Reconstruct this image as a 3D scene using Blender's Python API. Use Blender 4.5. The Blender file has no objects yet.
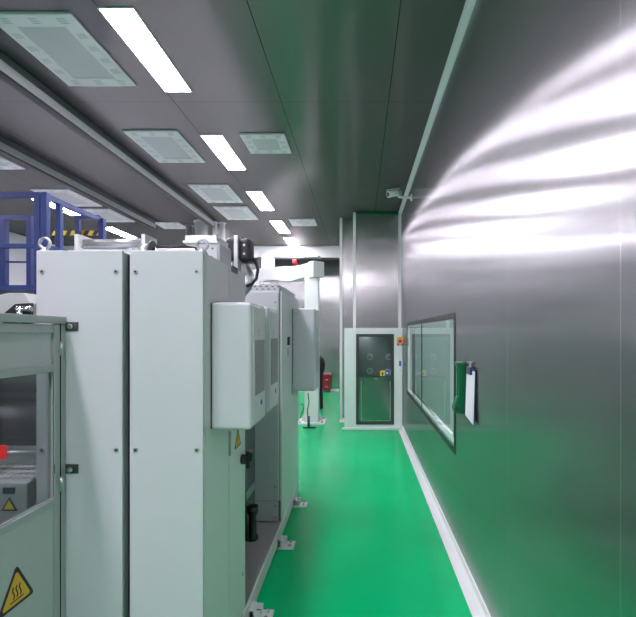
import bpy, bmesh, math, random
from mathutils import Vector, Matrix
random.seed(4)
C = bpy.context.scene.collection
F, CX, CY, EYE = 440.0, 360.0, 333.0, 2.0
WX, CEIL = 0.888, 4.6            # right wall, ceiling height
PI = math.pi

# ------------------------------------------------------------------ materials
def new_mat(name):
    m = bpy.data.materials.new(name); m.use_nodes = True
    nt = m.node_tree
    return m, nt, nt.nodes['Principled BSDF']

def paint(name, col, rough=0.45, metal=0.0, noise=0.05, scale=6.0, bump=0.0, spec=0.5):
    m, nt, b = new_mat(name)
    tc = nt.nodes.new('ShaderNodeTexCoord')
    n = nt.nodes.new('ShaderNodeTexNoise'); n.inputs['Scale'].default_value = scale; n.inputs['Detail'].default_value = 4
    nt.links.new(tc.outputs['Object'], n.inputs['Vector'])
    r = nt.nodes.new('ShaderNodeMapRange')
    r.inputs['To Min'].default_value = 1 - noise; r.inputs['To Max'].default_value = 1 + noise
    nt.links.new(n.outputs['Fac'], r.inputs['Value'])
    mx = nt.nodes.new('ShaderNodeVectorMath'); mx.operation = 'SCALE'
    mx.inputs[0].default_value = col
    nt.links.new(r.outputs['Result'], mx.inputs['Scale'])
    nt.links.new(mx.outputs['Vector'], b.inputs['Base Color'])
    b.inputs['Roughness'].default_value = rough; b.inputs['Metallic'].default_value = metal
    b.inputs['Specular IOR Level'].default_value = spec
    if bump:
        bp = nt.nodes.new('ShaderNodeBump'); bp.inputs['Strength'].default_value = bump; bp.inputs['Distance'].default_value = 0.002
        n2 = nt.nodes.new('ShaderNodeTexNoise'); n2.inputs['Scale'].default_value = 180
        nt.links.new(tc.outputs['Object'], n2.inputs['Vector'])
        nt.links.new(n2.outputs['Fac'], bp.inputs['Height']); nt.links.new(bp.outputs['Normal'], b.inputs['Normal'])
    return m

def emit(name, col, s, base=(0.8, 0.8, 0.8)):
    m, nt, b = new_mat(name)
    b.inputs['Base Color'].default_value = (*base, 1)
    b.inputs['Emission Color'].default_value = (*col, 1); b.inputs['Emission Strength'].default_value = s
    return m

def glass(name, tint, ior=1.5):
    m, nt, b = new_mat(name)
    nt.nodes.remove(b)
    out = nt.nodes['Material Output']
    t = nt.nodes.new('ShaderNodeBsdfTransparent'); t.inputs['Color'].default_value = (*tint, 1)
    g = nt.nodes.new('ShaderNodeBsdfGlossy'); g.inputs['Roughness'].default_value = 0.02
    f = nt.nodes.new('ShaderNodeFresnel'); f.inputs['IOR'].default_value = ior
    mx = nt.nodes.new('ShaderNodeMixShader')
    ge = nt.nodes.new('ShaderNodeNewGeometry'); iv = nt.nodes.new('ShaderNodeMath'); iv.operation = 'SUBTRACT'; iv.inputs[0].default_value = 1
    mu = nt.nodes.new('ShaderNodeMath'); mu.operation = 'MULTIPLY'      # one coat of reflection, on the outer face only
    nt.links.new(ge.outputs['Backfacing'], iv.inputs[1]); nt.links.new(iv.outputs[0], mu.inputs[0]); nt.links.new(f.outputs[0], mu.inputs[1])
    nt.links.new(mu.outputs[0], mx.inputs[0]); nt.links.new(t.outputs[0], mx.inputs[1]); nt.links.new(g.outputs[0], mx.inputs[2])
    nt.links.new(mx.outputs[0], out.inputs['Surface'])
    return m

def steel(name, col, rough, aniso, tan_axis, seams=(), stretch=(6, 6, 6), rvar=0.06, wave=0.02, cell=(0.9, 0.5, 0.35), cvar=0.05, glossy=None, wide=0.12):
    """Brushed stainless sheet; seams = [(axis, first, pitch, half width, tone)] panel joints in object metres."""
    m, nt, b = new_mat(name)
    N = nt.nodes.new; L = nt.links.new
    tc = N('ShaderNodeTexCoord')
    mp = N('ShaderNodeMapping'); mp.inputs['Scale'].default_value = stretch
    L(tc.outputs['Object'], mp.inputs['Vector'])
    n = N('ShaderNodeTexNoise'); n.inputs['Scale'].default_value = 1; n.inputs['Detail'].default_value = 6
    L(mp.outputs['Vector'], n.inputs['Vector'])
    rr = N('ShaderNodeMapRange'); rr.inputs['To Min'].default_value = rough - rvar; rr.inputs['To Max'].default_value = rough + rvar
    L(n.outputs['Fac'], rr.inputs['Value']); L(rr.outputs['Result'], b.inputs['Roughness'])
    cr = N('ShaderNodeMapRange'); cr.inputs['To Min'].default_value = 1 - cvar; cr.inputs['To Max'].default_value = 1 + cvar
    L(n.outputs['Fac'], cr.inputs['Value'])
    sc = N('ShaderNodeVectorMath'); sc.operation = 'SCALE'; sc.inputs[0].default_value = col
    L(cr.outputs['Result'], sc.inputs['Scale'])
    cur = sc.outputs['Vector']
    sx = N('ShaderNodeSeparateXYZ'); L(tc.outputs['Object'], sx.inputs[0])
    for ax, first, pitch, hw, tone in seams:
        a = N('ShaderNodeMath'); a.operation = 'SUBTRACT'; L(sx.outputs['XYZ'.index(ax)], a.inputs[0]); a.inputs[1].default_value = first
        p = N('ShaderNodeMath'); p.operation = 'PINGPONG'; L(a.outputs[0], p.inputs[0]); p.inputs[1].default_value = pitch / 2
        lt = N('ShaderNodeMath'); lt.operation = 'LESS_THAN'; L(p.outputs[0], lt.inputs[0]); lt.inputs[1].default_value = hw
        mx = N('ShaderNodeMix'); mx.data_type = 'RGBA'
        L(lt.outputs[0], mx.inputs['Factor']); L(cur, mx.inputs['A']); mx.inputs['B'].default_value = (tone, tone, tone, 1)
        cur = mx.outputs['Result']
    L(cur, b.inputs['Base Color'])
    b.inputs['Metallic'].default_value = 1
    b.inputs['Anisotropic'].default_value = aniso
    tg = N('ShaderNodeTangent'); tg.direction_type = 'RADIAL'; tg.axis = tan_axis
    L(tg.outputs[0], b.inputs['Tangent'])
    bp = N('ShaderNodeBump'); bp.inputs['Strength'].default_value = 1.0; bp.inputs['Distance'].default_value = wave
    n3 = N('ShaderNodeTexNoise'); n3.inputs['Scale'].default_value = 1; n3.inputs['Detail'].default_value = 1
    mp3 = N('ShaderNodeMapping'); mp3.inputs['Scale'].default_value = cell
    L(tc.outputs['Object'], mp3.inputs['Vector']); L(mp3.outputs['Vector'], n3.inputs['Vector'])
    L(n3.outputs['Fac'], bp.inputs['Height']); L(bp.outputs['Normal'], b.inputs['Normal'])
    if glossy is not None:
        g = N('ShaderNodeBsdfAnisotropic'); g.distribution = 'GGX'
        L(cur, g.inputs['Color']); L(rr.outputs['Result'], g.inputs['Roughness']); g.inputs['Anisotropy'].default_value = glossy
        L(tg.outputs[0], g.inputs['Tangent']); L(bp.outputs['Normal'], g.inputs['Normal'])
        g2 = N('ShaderNodeBsdfAnisotropic'); g2.inputs['Roughness'].default_value = 0.19; g2.inputs['Anisotropy'].default_value = -0.5
        L(tg.outputs[0], g2.inputs['Tangent']); L(bp.outputs['Normal'], g2.inputs['Normal'])
        L(cur, g2.inputs['Color']); ms = N('ShaderNodeMixShader'); ms.inputs[0].default_value = 0.64
        L(g.outputs[0], ms.inputs[1]); L(g2.outputs[0], ms.inputs[2])
        g3 = N('ShaderNodeBsdfAnisotropic'); g3.inputs['Roughness'].default_value = 0.62; L(cur, g3.inputs['Color'])
        m3 = N('ShaderNodeMixShader'); m3.inputs[0].default_value = wide; L(ms.outputs[0], m3.inputs[1]); L(g3.outputs[0], m3.inputs[2]); ms = m3
        nt.nodes.remove(b); L(ms.outputs[0], nt.nodes['Material Output'].inputs['Surface'])
    return m

LC = (0.99, 0.91, 1.02)
M = dict(
    cab=paint('light_grey_powder_coat', (0.525, 0.545, 0.575), 0.42, noise=0.02, bump=0.05),
    cab2=paint('grey_powder_coat_side_lift', (0.64, 0.655, 0.65), 0.42, noise=0.03),  # cabinet grey, lightened to offset weaker light on the side faces
    encl=paint('enclosure_grey', (0.34, 0.36, 0.355), 0.4, noise=0.03),
    enclp=paint('enclosure_panel_grey', (0.42, 0.445, 0.445), 0.45, noise=0.03),
    white=paint('white_enamel', (0.78, 0.81, 0.81), 0.35, noise=0.02),
    trim=paint('white_aluminium_trim', (0.74, 0.77, 0.77), 0.35, noise=0.02),
    black=paint('black_plastic', (0.012, 0.012, 0.014), 0.45),
    rubber=paint('black_rubber', (0.01, 0.01, 0.01), 0.7),
    dark=paint('dark_grey_metal', (0.06, 0.065, 0.07), 0.4, metal=0.3),
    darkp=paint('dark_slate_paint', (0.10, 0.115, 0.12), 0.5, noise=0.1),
    alu=paint('aluminium', (0.55, 0.56, 0.57), 0.35, metal=1.0),
    galv=paint('galvanised_steel', (0.45, 0.46, 0.47), 0.4, metal=0.8, noise=0.12, scale=20),
    chrome=paint('chrome', (0.75, 0.75, 0.76), 0.15, metal=1.0, noise=0.0),
    blue=paint('blue_paint', (0.006, 0.026, 0.145), 0.5, noise=0.06),
    red=paint('red_paint', (0.30, 0.008, 0.018), 0.4),
    redglow=emit('red_sign_emissive', (1.0, 0.02, 0.02), 0.2, (0.5, 0.01, 0.01)),  # red sign colour with slight emission to keep it bright
    yellow=paint('warning_yellow', (0.72, 0.38, 0.02), 0.5, noise=0.02),
    ystick=paint('sticker_yellow', (0.85, 0.62, 0.05), 0.5, noise=0.02),
    bstick=paint('sticker_blue', (0.03, 0.14, 0.55), 0.5, noise=0.02),
    orange=paint('sign_orange', (0.85, 0.30, 0.10), 0.5, noise=0.02),
    green=paint('green_enamel', (0.004, 0.15, 0.055), 0.3, noise=0.05),
    paper=paint('white_paper', (0.80, 0.81, 0.88), 0.6, noise=0.02),
    navy=paint('navy_plastic', (0.03, 0.035, 0.10), 0.4),
    base=paint('base_plate_grey', (0.36, 0.35, 0.345), 0.5, noise=0.06),
    vent=paint('vent_mesh_grey', (0.30, 0.31, 0.305), 0.55, noise=0.12, scale=90),
    diff=paint('diffuser_frame', (0.60, 0.62, 0.62), 0.4, noise=0.02),
    diffp=paint('diffuser_plate', (0.40, 0.43, 0.435), 0.3, noise=0.1, scale=3),
    lamp=emit('lamp_panel', LC, 20.0),
    lamp2=emit('added_room_lamp', LC, 7.0),
    chamberlamp=emit('chamber_lamp', LC, 9.0),
    glass=glass('clear_glass', (0.86, 0.92, 0.90)),
    glassg=glass('tinted_glass', (0.82, 0.88, 0.87)),
    glasse=glass('grey_glass', (0.66, 0.70, 0.70)),
    beyond=paint('pale_room_paint', (0.62, 0.70, 0.68), 0.6),
    chamber=paint('chamber_lining', (0.30, 0.32, 0.32), 0.35, metal=0.6),
    cloth=paint('dark_cloth', (0.012, 0.013, 0.018), 0.9),
    kick=paint('polished_dark_steel', (0.25, 0.27, 0.265), 0.16, metal=1.0, noise=0.03),
    floor=None)
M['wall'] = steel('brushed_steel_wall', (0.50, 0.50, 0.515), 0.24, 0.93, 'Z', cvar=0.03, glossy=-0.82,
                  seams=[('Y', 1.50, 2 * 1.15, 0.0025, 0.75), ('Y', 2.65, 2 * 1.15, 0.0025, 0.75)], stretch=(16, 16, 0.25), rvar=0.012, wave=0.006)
M['wallf'] = steel('brushed_steel_end_wall', (0.54, 0.54, 0.545), 0.24, 0.9, 'Z', glossy=-0.65, stretch=(40, 40, 0.35), wave=0.01)
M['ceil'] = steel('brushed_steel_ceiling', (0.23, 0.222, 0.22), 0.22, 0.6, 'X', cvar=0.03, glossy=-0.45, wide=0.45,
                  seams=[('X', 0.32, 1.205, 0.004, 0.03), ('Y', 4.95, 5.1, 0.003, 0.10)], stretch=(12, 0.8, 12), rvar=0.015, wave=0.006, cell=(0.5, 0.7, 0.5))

def floor_mat():
    m, nt, b = new_mat('green_epoxy'); N = nt.nodes.new; L = nt.links.new
    tc = N('ShaderNodeTexCoord'); n = N('ShaderNodeTexNoise'); n.inputs['Scale'].default_value = 0.9; n.inputs['Detail'].default_value = 5
    L(tc.outputs['Object'], n.inputs['Vector'])
    r = N('ShaderNodeValToRGB')
    r.color_ramp.elements[0].color = (0.0006, 0.46, 0.15, 1); r.color_ramp.elements[1].color = (0.0006, 0.54, 0.19, 1)
    r.color_ramp.elements[0].position = 0.3; r.color_ramp.elements[1].position = 0.7
    L(n.outputs['Fac'], r.inputs[0]); L(r.outputs[0], b.inputs['Base Color'])
    rr = N('ShaderNodeMapRange'); rr.inputs['To Min'].default_value = 0.16; rr.inputs['To Max'].default_value = 0.30
    n2 = N('ShaderNodeTexNoise'); n2.inputs['Scale'].default_value = 2.5; n2.inputs['Detail'].default_value = 6
    L(tc.outputs['Object'], n2.inputs['Vector']); L(n2.outputs['Fac'], rr.inputs['Value']); L(rr.outputs[0], b.inputs['Roughness'])
    b.inputs['Specular IOR Level'].default_value = 0.08
    bp = N('ShaderNodeBump'); bp.inputs['Strength'].default_value = 0.25; bp.inputs['Distance'].default_value = 0.004
    n3 = N('ShaderNodeTexNoise'); n3.inputs['Scale'].default_value = 5
    L(tc.outputs['Object'], n3.inputs['Vector']); L(n3.outputs['Fac'], bp.inputs['Height']); L(bp.outputs[0], b.inputs['Normal'])
    return m
M['floor'] = floor_mat()

# ------------------------------------------------------------------ mesh builder
class MB:
    def __init__(self, *mats):
        self.bm = bmesh.new(); self.mats = list(mats); self.i = 0
    def use(self, i): self.i = i; return self
    def _mark(self, faces, smooth=False):
        for f in faces: f.material_index = self.i; f.smooth = smooth
    def box(self, x0, x1, y0, y1, z0, z1, r=0.0, seg=2):
        vs = [self.bm.verts.new((x, y, z)) for x in sorted((x0, x1)) for y in sorted((y0, y1)) for z in sorted((z0, z1))]
        q = [(0, 1, 3, 2), (4, 6, 7, 5), (0, 4, 5, 1), (2, 3, 7, 6), (0, 2, 6, 4), (1, 5, 7, 3)]
        fs = [self.bm.faces.new([vs[k] for k in f]) for f in q]
        self._mark(fs)
        if r:
            es = list({e for f in fs for e in f.edges})
            res = bmesh.ops.bevel(self.bm, geom=es, offset=r, segments=seg, affect='EDGES', profile=0.5)
            self._mark(res['faces'])
        return self
    def quadbox(self, pts, d):
        """prism: polygon pts (list of 3D points, planar) extruded by vector d."""
        d = Vector(d); a = [self.bm.verts.new(p) for p in pts]; b = [self.bm.verts.new(Vector(p) + d) for p in pts]
        n = len(pts); fs = [self.bm.faces.new(a), self.bm.faces.new(b[::-1])]
        fs += [self.bm.faces.new([a[k], b[k], b[(k + 1) % n], a[(k + 1) % n]][::-1]) for k in range(n)]
        self._mark(fs); bmesh.ops.recalc_face_normals(self.bm, faces=fs); return self
    def tube(self, path, r, seg=12, cap=True, closed=False):
        path = [Vector(p) for p in path]; n = len(path)
        rs = r if isinstance(r, (list, tuple)) else [r] * n
        rings = []; up = None
        for k in range(n):
            if closed: t = path[(k + 1) % n] - path[k - 1]
            else: t = path[min(k + 1, n - 1)] - path[max(k - 1, 0)]
            t.normalize()
            if up is None:
                up = Vector((0, 0, 1)) if abs(t.z) < 0.9 else Vector((1, 0, 0))
            u = (up - t * up.dot(t)).normalized(); v = t.cross(u); up = u
            rings.append([self.bm.verts.new(path[k] + (u * math.cos(2 * PI * s / seg) + v * math.sin(2 * PI * s / seg)) * rs[k]) for s in range(seg)])
        fs = []
        for k in range(n if closed else n - 1):
            a, b = rings[k], rings[(k + 1) % n]
            fs += [self.bm.faces.new([a[s], a[(s + 1) % seg], b[(s + 1) % seg], b[s]]) for s in range(seg)]
        self._mark(fs, True)
        if cap and not closed:
            c = [self.bm.faces.new(rings[0][::-1]), self.bm.faces.new(rings[-1])]; self._mark(c)
        return self
    def cyl(self, p0, p1, r, seg=20): return self.tube([p0, p1], r, seg)
    def ring(self, c, R, r, axis='Y', seg=24):
        pts = []
        for k in range(seg):
            a = 2 * PI * k / seg; x, y = R * math.cos(a), R * math.sin(a)
            o = {'Y': (x, 0, y), 'X': (0, x, y), 'Z': (x, y, 0)}[axis]
            pts.append(Vector(c) + Vector(o))
        return self.tube(pts, r, 10, closed=True)
    def lathe(self, c, prof, axis='Z', seg=24):
        """prof = [(radius, height along axis)]"""
        c = Vector(c); rings = []
        for R, h in prof:
            ring = []
            for k in range(seg):
                a = 2 * PI * k / seg; x, y = R * math.cos(a), R * math.sin(a)
                o = {'Z': (x, y, h), 'Y': (x, h, y), 'X': (h, x, y)}[axis]
                ring.append(self.bm.verts.new(c + Vector(o)))
            rings.append(ring)
        fs = []
        for a, b in zip(rings, rings[1:]):
            fs += [self.bm.faces.new([a[s], a[(s + 1) % seg], b[(s + 1) % seg], b[s]]) for s in range(seg)]
        self._mark(fs, True)
        e = [self.bm.faces.new(rings[0][::-1]), self.bm.faces.new(rings[-1])]; self._mark(e)
        bmesh.ops.recalc_face_normals(self.bm, faces=fs + e)
        return self
    def build(self, name, parent=None, bevel=0.0, label=None):
        bm = self.bm
        me = bpy.data.meshes.new(name)
        bmesh.ops.recalc_face_normals(bm, faces=bm.faces[:])
        bm.to_mesh(me); bm.free()
        for m in self.mats: me.materials.append(M[m] if isinstance(m, str) else m)
        o = bpy.data.objects.new(name, me); C.objects.link(o)
        if parent is not None: adopt(o, parent)
        if bevel:
            md = o.modifiers.new('edge', 'BEVEL'); md.width = bevel; md.segments = 2; md.limit_method = 'ANGLE'
        if label: o['label'] = label
        return o

def world_loc(o):
    v = Vector(o.location)
    if o.parent: v = v  # children keep world-space meshes at identity
    return v
def adopt(o, p):
    o.parent = p
    root = p
    off = Vector((0, 0, 0))
    while root is not None and root.type != 'EMPTY' and root.parent is not None: root = root.parent
    if p.type == 'EMPTY': o.matrix_parent_inverse = Matrix.Translation(-Vector(p.location))
def thing(name, label, cat, loc=(0, 0, 0), group=None, kind=None):
    o = bpy.data.objects.new(name, None); C.objects.link(o); o.location = loc
    o.empty_display_size = 0.1
    return tag(o, label, cat, group, kind)
def tag(o, label=None, cat=None, group=None, kind=None):
    if label: o['label'] = label
    if cat: o['category'] = cat
    if group: o['group'] = group
    if kind: o['kind'] = kind
    return o
def dup(root, loc, label, group=None):
    r = root.copy(); C.objects.link(r); r.location = loc; r['label'] = label
    if group: r['group'] = group
    for ch in list(root.children):
        c = ch.copy(); C.objects.link(c); c.parent = r; c.matrix_parent_inverse = ch.matrix_parent_inverse.copy()
        for g in list(ch.children):
            d = g.copy(); C.objects.link(d); d.parent = c; d.matrix_parent_inverse = g.matrix_parent_inverse.copy()
    return r
def P(px, py, Y): return Vector(((px - CX) * Y / F, Y, EYE + (CY - py) * Y / F))
def X(px, Y): return (px - CX) * Y / F
def Z(py, Y): return EYE + (CY - py) * Y / F
def struct(o, label=None): o['kind'] = 'structure'; return o

# ------------------------------------------------------------------ setting
RX0, RY0, RY1 = -9.0, -5.0, 15.2
WFY, WSY = 9.5, 9.95             # end wall by the air shower, strip beside it
struct(MB('floor').box(RX0 - .2, WX + 1.6, RY0 - .2, RY1 + .2, -.1, 0).build('floor'))
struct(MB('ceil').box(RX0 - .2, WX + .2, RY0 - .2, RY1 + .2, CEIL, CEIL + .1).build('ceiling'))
# right wall with the window opening
wy0, wy1, wz0, wz1 = 4.11, 8.30, 0.888, 2.17
rw = MB('wall')
T = WX + .15
rw.box(WX, T, RY0, wy0, 0, CEIL).box(WX, T, wy1, RY1, 0, CEIL).box(WX, T, wy0, wy1, 0, wz0).box(WX, T, wy0, wy1, wz1, CEIL)
struct(rw.build('wall_right'))
struct(MB('wallf').box(-.12, WX, WFY, WFY + .15, 0, CEIL).box(-.43, -.12, WSY, WSY + .15, 0, CEIL).box(-.12, -.10, WFY, WSY + .1, 0, CEIL).box(-.43, -.41, WSY + .1, RY1, 0, CEIL).build('wall_front'))
struct(MB('wallf').box(RX0, -.41, RY1, RY1 + .15, 0, CEIL).build('wall_back'))
struct(MB('cab').box(RX0 - .15, RX0, RY0, RY1, 0, CEIL).build('wall_left'))
struct(MB('wallf').box(RX0, T, RY0 - .15, RY0, 0, CEIL).build('wall_near'))
struct(MB('trim').box(RX0, -.43, 13.15, 13.30, 4.25, CEIL).box(RX0, -.43, 13.12, 13.15, 4.56, CEIL).build('trim_1'))
struct(MB('black').box(RX0, -.43, 13.13, 13.30, 4.21, 4.25).build('bulkhead_shadow_line'))  # black strip drawn as the shadow line under the bulkhead
# white corner strips
struct(MB('trim').box(-.46, -.40, WSY - .03, WSY, 0, CEIL).build('trim_3'))
struct(MB('trim').box(-.15, -.09, WFY - .03, WFY, 0, CEIL).build('trim_4'))
struct(MB('trim').box(WX - .06, WX, WFY - .03, WFY, 0, CEIL).build('trim_5'))
cv = MB('trim')
cv.quadbox([(WX, RY0, CEIL), (WX - .06, RY0, CEIL), (WX - .05, RY0, CEIL - .02), (WX - .02, RY0, CEIL - .05), (WX, RY0, CEIL - .06)], (0, WFY - RY0, 0))
struct(cv.build('trim_6'))
struct(MB('green').box(-.12, WX, WFY - .02, WFY, CEIL - .05, CEIL).build('trim_7'))
# white coving at the foot of the walls
b = MB('trim')
prof = [(0.0, 0.0), (-.095, 0.0), (-.088, .006), (-.05, .014), (-.018, .04), (-.008, .075), (0, .08)]
b.quadbox([(WX + a, RY0, z) for a, z in prof], (0, WFY - RY0, 0))
struct(b.build('baseboard_right'))
b = MB('trim'); b.quadbox([(RX0, RY1 + a, z) for a, z in prof], (-.43 - RX0, 0, 0)); struct(b.build('baseboard_back'))
b = MB('trim'); b.quadbox([(-.46, WSY + a, z) for a, z in prof], (.36, 0, 0)); struct(b.build('baseboard_front'))

# window in the right wall
w = thing('window_1', None, None, (WX, wy0, wz0), kind='structure')
fb = MB('black'); t = .035
fb.box(WX - .006, WX + .06, wy0 - .02, wy0 + t, wz0 - .02, wz1 + .02).box(WX - .006, WX + .06, wy1 - t, wy1 + .02, wz0 - .02, wz1 + .02)
fb.box(WX - .006, WX + .06, wy0 + t, wy1 - t, wz0 - .02, wz0 + t).box(WX - .006, WX + .06, wy0 + t, wy1 - t, wz1 - t, wz1 + .02)
fb.build('window_frame', w)
fb = MB('trim'); t2 = .062
fb.box(WX + .004, WX + .05, wy0 + t, wy0 + t2, wz0 + t, wz1 - t).box(WX + .004, WX + .05, wy1 - t2, wy1 - t, wz0 + t, wz1 - t)
fb.box(WX + .004, WX + .05, wy0 + t2, wy1 - t2, wz0 + t, wz0 + t2).box(WX + .004, WX + .05, wy0 + t2, wy1 - t2, wz1 - t2, wz1 - t)
fb.build('inner_frame', w)
MB('black').box(WX - .003, WX + .01, 6.335, 6.365, wz0 + t, wz1 - t).build('mullion', w)
MB('glass').box(WX + .001, WX + .003, wy0 + t, 6.33, wz0 + t, wz1 - t).build('pane', w)
MB('glass').box(WX + .001, WX + .003, 6.37, wy1 - t, wz0 + t, wz1 - t).build('pane', w)
bb = MB('beyond')
bb.box(WX + 1.3, WX + 1.4, 3.6, 8.9, 0, 3.0).box(T, WX + 1.3, 3.5, 3.6, 0, 3.0).box(T, WX + 1.3, 8.8, 8.9, 0, 3.0).box(T, WX + 1.4, 3.5, 8.9, 3.0, 3.1)
struct(bb.build('wall_beyond'))
MB('lamp2').box(T + .4, T + .6, 5.0, 7.4, 2.96, 2.995).build('added_room_light')  # added emitter so the room behind the glass reads pale
tag(bpy.data.objects['added_room_light'], 'unseen ceiling light added to brighten the room behind the wall window', 'ceiling light')

# ------------------------------------------------------------------ ceiling lights
LW, LL = .27, 1.2
def make_light(x0, y0, label, group):
    r = thing('ceiling_light', label, 'ceiling light', (x0, y0, CEIL), group)
    MB('trim').box(x0 - .012, x0, y0 - .012, y0 + LL + .012, CEIL - .010, CEIL).box(x0 + LW, x0 + LW + .012, y0 - .012, y0 + LL + .012, CEIL - .010, CEIL) \
        .box(x0, x0 + LW, y0 - .012, y0, CEIL - .010, CEIL).box(x0, x0 + LW, y0 + LL, y0 + LL + .012, CEIL - .010, CEIL).build('frame', r)
    MB('lamp').box(x0, x0 + LW, y0, y0 + LL, CEIL - .008, CEIL - .001).build('diffuser', r)
    return r
GR = 'ceiling lights in the row along the aisle'
lab = ['long white ceiling light panel nearest the viewer, largest of the row',
       'second glowing ceiling light panel of the row, beside the small square air diffuser',
       'third glowing ceiling light panel of the row, beyond the square air diffuser',
       'fourth glowing ceiling light panel, above the white crane arm',
       'smallest and farthest glowing ceiling light panel, near the back bulkhead']
l0 = make_light(-2.085, 3.52, lab[0], GR)
for yy, lb in zip((5.78, 8.08, 10.2, 12.0), lab[1:]): dup(l0, (-2.085, yy, CEIL), lb, GR)
hid = 'unseen white ceiling light panel added behind the viewpoint'  # unseen panels added to light the surfaces facing the viewer
for yy in (1.25, -1.0, -3.3): dup(l0, (-2.085, yy, CEIL), hid, 'added ceiling lights behind the viewpoint')
for yy in (-1.6, -3.9): dup(l0, (-.75, yy, CEIL), hid, 'added ceiling lights behind the viewpoint')  # extra pair added to brighten the cooling unit fronts
dup(l0, (-6.35, 8.5, CEIL), 'glowing ceiling light panel seen through the blue guard rail', 'ceiling lights in the far row')
for yy in (6.2, 3.9, 1.6, -1.0): dup(l0, (-6.35, yy, CEIL), 'unseen white ceiling light panel added along the far row, left of the blue guard rail', 'added ceiling lights of the far row out of view')  # out-of-view panels added for room light and wall reflections
dup(l0, (-6.35, 10.8, CEIL), 'ceiling light panel of the far row, beyond the one seen through the blue guard rail', 'ceiling lights in the far row')
dup(l0, (-5.2, 13.7, CEIL), 'unseen ceiling light panel added behind the back bulkhead', 'ceiling lights in the far row')  # added to light the otherwise dark back wall
dup(l0, (-4.25, 12.0, CEIL), 'unseen ceiling light panel added near the back bulkhead, behind the ceiling rails', 'ceiling lights in the far row')  # added for the glow at far left, hidden by the rails

# ------------------------------------------------------------------ air diffusers
def grille_mesh():
    b = MB('diff', 'encl'); b.box(-.042, .042, -.042, .042, -.0012, .002)
    b.use(1)
    for k in range(4): b.box(-.036, .036, (k - 1.5) * .02 - .004, (k - 1.5) * .02 + .004, -.002, .001)
    o = b.build('grille'); me = o.data; bpy.data.objects.remove(o); return me
GRILLE = grille_mesh()
def make_diffuser(x0, x1, y0, y1, label, group):
    r = thing('air_diffuser', label, 'air diffuser', ((x0 + x1) / 2, y0, CEIL), group)
    zb = CEIL - .022
    W, D = x1 - x0, y1 - y0; m = .145 if D > .8 else .13
    f = MB('diff')
    f.box(x0, x0 + m, y0, y1, zb, CEIL, .004).box(x1 - m, x1, y0, y1, zb, CEIL, .004).box(x0 + m, x1 - m, y0, y0 + m, zb, CEIL).box(x0 + m, x1 - m, y1 - m, y1, zb, CEIL)
    f.build('frame', r)
    MB('diffp').box(x0 + m, x1 - m, y0 + m, y1 - m, zb + .006, CEIL, 0).build('plate', r)
    nx, ny = 3, (6 if D > .8 else 4)
    def slots(cx, cy, along):
        o = bpy.data.objects.new('grille', GRILLE); C.objects.link(o); adopt(o, r)
        o.location = (cx, cy, zb); o.rotation_euler = (0, 0, 0 if along == 'x' else PI / 2)
    for k in range(nx):
        cx = x0 + W * (k + .5) / nx
        for cy in (y0 + m / 2, y1 - m / 2): slots(cx, cy, 'x')
    for k in range(1, ny - 1):
        cy = y0 + D * (k + .5) / ny
        for cx in (x0 + m / 2, x1 - m / 2): slots(cx, cy, 'y')
    return r
GD = 'long air diffusers left of the light row'
d0 = make_diffuser(-3.04, -2.34, 3.56, 4.6, 'long white air diffuser in the ceiling, nearest and largest, beside the nearest light panel', GD)
for x, y, lb, g in [(-2.69, 5.63, 'second long white air diffuser, between the first ceiling rail and the second light panel', GD),
                 (-2.66, 7.68, 'third long white air diffuser, beside the end of the first ceiling rail', GD),
                 (-2.66, 9.0, 'fourth long white air diffuser, farthest along the light row above the machine cabinets', GD),
                 (-5.62, 5.9, 'long white air diffuser cut off at the left edge of the photo', 'air diffusers beyond the ceiling rails'),
                 (-5.60, 7.93, 'long white air diffuser just above the top bar of the blue guard rail', 'air diffusers beyond the ceiling rails'),
                 (-5.58, 9.2, 'long white air diffuser behind and right of the blue guard rail', 'air diffusers beyond the ceiling rails')]:
    dup(d0, (x, y, CEIL), lb, g)
s0 = make_diffuser(-1.57, -.98, 5.72, 6.33, 'square white air diffuser right of the second light panel', 'square air diffusers right of the light row')
dup(s0, (-1.33, 10.0, CEIL), 'small square white air diffuser right of the fourth light panel', 'square air diffusers right of the light row')
dup(s0, (-4.55, 10.3, CEIL), 'square white air diffuser at the far end between the two ceiling rails', 'square air diffusers right of the light row')

# ------------------------------------------------------------------ ceiling rails
def rail(xr, y1, label):
    r = thing('ceiling_rail', label, 'ceiling rail', (xr, -2, CEIL), 'ceiling rails along the machine')
    MB('darkp').box(xr - .075, xr - .02, -2, y1 - .01, CEIL - .085, CEIL).build('mounting_strip', r)
    MB('diffp').box(xr - .09, xr, -2, y1, CEIL - .185, CEIL - .085).build('channel', r, bevel=.006)
    MB('black').box(xr - .092, xr - .002, -2, y1 - .005, CEIL - .205, CEIL - .184).build('slot', r)
    MB('black').box(xr - .095, xr + .005, y1, y1 + .02, CEIL - .195, CEIL - .08).build('end_cap', r)
rail(-3.30, 10.0, 'grey ceiling rail with black underside running between the diffusers, nearer to the aisle')
rail(-4.72, 10.2, 'grey ceiling rail with black underside above the blue guard rail, farther from the aisle')

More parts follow.
